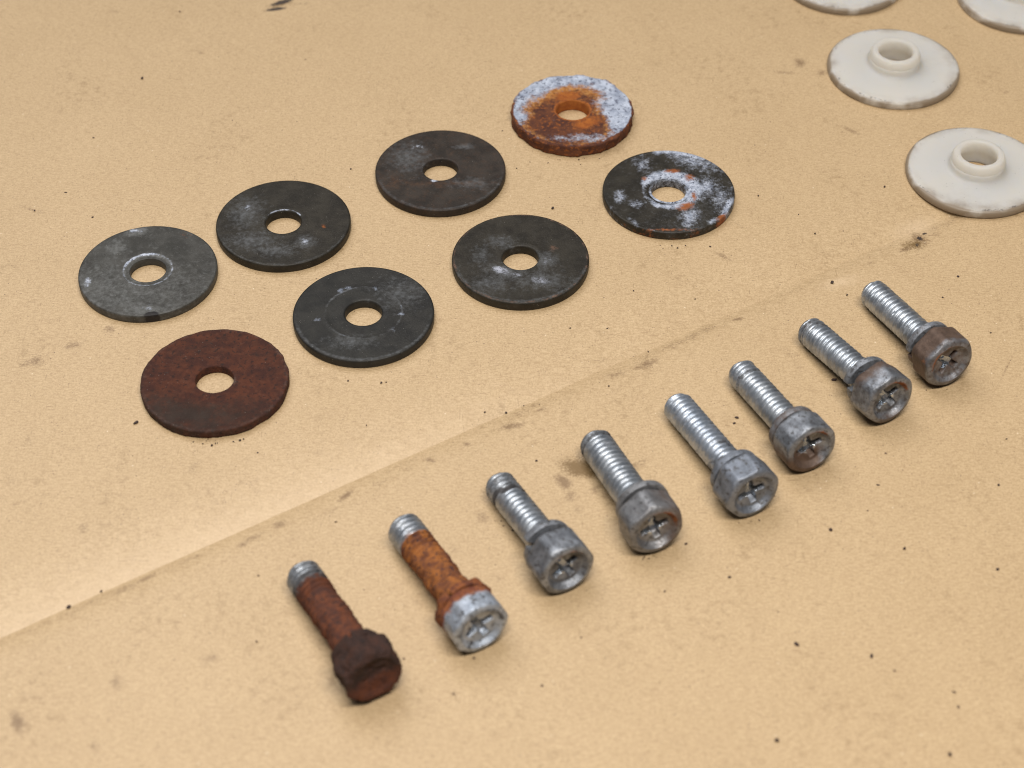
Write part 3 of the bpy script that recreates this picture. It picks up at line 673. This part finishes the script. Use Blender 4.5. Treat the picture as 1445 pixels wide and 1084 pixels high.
def bushing(i, px, py, label, top_dirt=(0, 0), R=15.0, turn=0):
    root = bpy.data.objects.new('plastic_bushing', None); COL.objects.link(root); root.empty_display_size = .005
    tag(root, label, 'bushing', 'white plastic flanged bushings on the cardboard')
    c = at(px, py, 1.8); root.location = (c[0] * MM, c[1] * MM, .00003)
    m = nylon(i); ri = 3.85
    pf = [(ri + .75, .0), (ri + .66, 1.0), (ri + .42, 3.0), (ri + .6, 3.6), (5.4, 4.2), (5.78, 4.1), (5.84, 3.4), (5.92, 2.85), (6.1, 2.55), (6.4, 2.36), (6.9, 2.25), (7.5, 2.2)] + [(8.0 + q * .5, 2.16 - .022 * q) for q in range(13)]
    pf += [(R - .7, 1.80), (R - .35, 1.70), (R - .12, 1.52), (R - .02, 1.25), (R, .8), (R - .06, .35), (R - .25, .08), (R - .6, 0), (10, 0)]
    V, f = lathe(pf)
    x, y, z = V.T; r = np.hypot(x, y); t = np.arctan2(y, x)
    edge = sm(R - 1.5, R - .3, r)
    n = fbm(V, .25, 3, 500 + i)
    dirt = (.42 * sm(R - 4.2, R - .6, r) + .75 * sm(R - .9, R - .1, r)) * (.45 + .75 * sm(.3, .7, n)) + .22 * blob(x, y, *top_dirt, 6, 4) + .08
    grit = .42 * np.exp(-((r - (R - .9)) / .35) ** 2) * (.3 + .9 * sm(.4, .65, fbm(V, .18, 2, 520 + i))) + .30 * edge
    mesh_obj('flange', V, f, m, root, dict(dirt=dirt, grit=grit))
    hc = 5.95
    pc = [(ri + .64, .2), (ri + .34, 3), (ri + .02, hc - .9), (ri + .08, hc - .4), (ri + .28, hc - .12), (ri + .55, hc - .02), (ri + .75, hc), (5.0, hc - .06), (5.25, hc - .22), (5.4, hc - .5), (5.52, 5.2), (5.66, 4.7), (5.77, 4.15), (5.80, 3.6), (5.5, 3.0), (5, 1.4)]
    V, f = lathe(pc, 120)
    mesh_obj('collar', V, f, nylon(i + 10, .58), root, dict(dirt=.08 + .12 * (V[:, 2] > 6), grit=.12 + 0 * V[:, 0]))
    root.rotation_euler = (0, 0, math.radians(turn))
    return root


bushing(1, 1378, 238, 'white plastic bushing whose open collar shows a slit of cardboard, near the crease', (-4, -10))
bushing(2, 1261, 92, 'white plastic bushing with a brown dirty rim, between the other three bushings', (9, -3), turn=30)
bushing(3, 1189, -35, 'white plastic bushing beyond the dirty rimmed one, only its front rim in the picture', (0, -8), turn=140)
bushing(4, 1440, -9, 'white plastic bushing cut by the corner of the picture, cleaner cream rim', (-5, -6), turn=250)

# ------------------------------------------------------------------ loose dirt
SPECKS = [(780, 295, .5), (709, 185, .25), (729, 238, .3), (1070, 277, .3), (1248, 264, .5), (1127, 303, .25), (1150, 330, .4), (1174, 399, .5), (1195, 417, .3), (1352, 391, .4), (894, 411, .3), (857, 463, .3),
          (981, 421, .25), (1177, 537, .55), (1040, 590, .45), (1036, 598, .3), (1127, 601, .35), (915, 493, .3), (538, 541, .4), (714, 579, .45), (684, 579, .3), (739, 569, .25), (805, 463, .3), (491, 538, .25), (474, 737, .3),
          (757, 651, .35), (859, 545, .3), (517, 600, .25), (192, 597, .55), (96, 853, .65), (142, 831, .35), (339, 622, .35), (299, 629, .4), (364, 639, .3), (365, 813, .3), (362, 906, .35), (1172, 748, .45), (1276, 775, .5),
          (1029, 815, .4), (968, 768, .5), (1408, 804, .4), (1124, 910, .6), (1230, 927, .45), (1096, 1046, .6), (1340, 1065, .5), (1409, 685, .35), (1239, 685, .35), (1224, 721, .3), (938, 835, .25), (1098, 864, .25), (1262, 947, .3),
          (1346, 977, .35), (1352, 998, .3), (201, 111, .45), (93, 272, .35), (131, 307, .35), (49, 298, .3), (254, 17, .3), (328, 170, .25), (431, 84, .25), (419, 172, .25), (495, 239, .35), (132, 195, .25), (590, 465, .3), (570, 930, .3),
          (1087, 706, .5), (1092, 700, .35), (1250, 640, .3), (1330, 420, .25), (1010, 235, .3), (1065, 205, .2), (510, 380, .2), (545, 540, .25), (1398, 470, .3), (1420, 620, .25), (820, 900, .3), (640, 980, .3), (765, 968, .4), (1190, 325, .25), (1225, 300, .25)]


def crumbs():
    rnd = random.Random(4); V = []; F = []
    import bmesh
    bm = bmesh.new(); bmesh.ops.create_icosphere(bm, subdivisions=1, radius=1); iv = np.array([v.co[:] for v in bm.verts]); fi = [[v.index for v in f.verts] for f in bm.faces]; bm.free()
    pts = [(at(px, py)[:2], s) for px, py, s in SPECKS]
    for _ in range(110): pts.append((at(rnd.uniform(-60, 1500), rnd.uniform(-40, 1130))[:2], rnd.choice([.08, .10, .12, .15])))
    for px, py, n, sp in ((505, 985, 12, 9), (660, 920, 8, 8), (300, 620, 12, 28), (808, 222, 12, 26), (950, 345, 8, 24), (475, 900, 8, 8), (1320, 545, 5, 12), (920, 785, 6, 12), (1055, 732, 5, 12), (700, 735, 6, 14)):
        for _ in range(n): pts.append((at(px + rnd.gauss(0, sp), py + abs(rnd.gauss(0, 5)))[:2], rnd.choice([.10, .14, .2, .26])))
    for (p, s) in pts:
        q = iv * np.array([[rnd.uniform(.7, 1.5), rnd.uniform(.6, 1.0), rnd.uniform(.4, .8)]]) * s * .72
        q = q * (1 + .35 * np.array([[rnd.uniform(-1, 1)] for _ in q]))
        a = rnd.uniform(0, 6.28); q = q @ np.array([[math.cos(a), math.sin(a), 0], [-math.sin(a), math.cos(a), 0], [0, 0, 1]])
        v = (np.array(p) - CO) @ EV
        q = q + np.array([[p[0], p[1], -q[:, 2].min() - .03 + float(board_z(np.array([v]), 0)[0])]])
        b = len(V); V += q.tolist(); F += [[b + k for k in f] for f in fi]
    s = NT('dark_grit'); s.put(s.b.inputs['Base Color'], s.mix(s.noise(.2, 2), (.018, .012, .012), (.06, .032, .022))); s.b.inputs['Roughness'].default_value = .8
    o = mesh_obj('dirt_crumbs', np.array(V), F, s.m, smooth=False)
    o['kind'] = 'stuff'; o['label'] = 'tiny dark crumbs of dirt and rust scattered over the cardboard'; o['category'] = 'dirt'
    return o


crumbs()
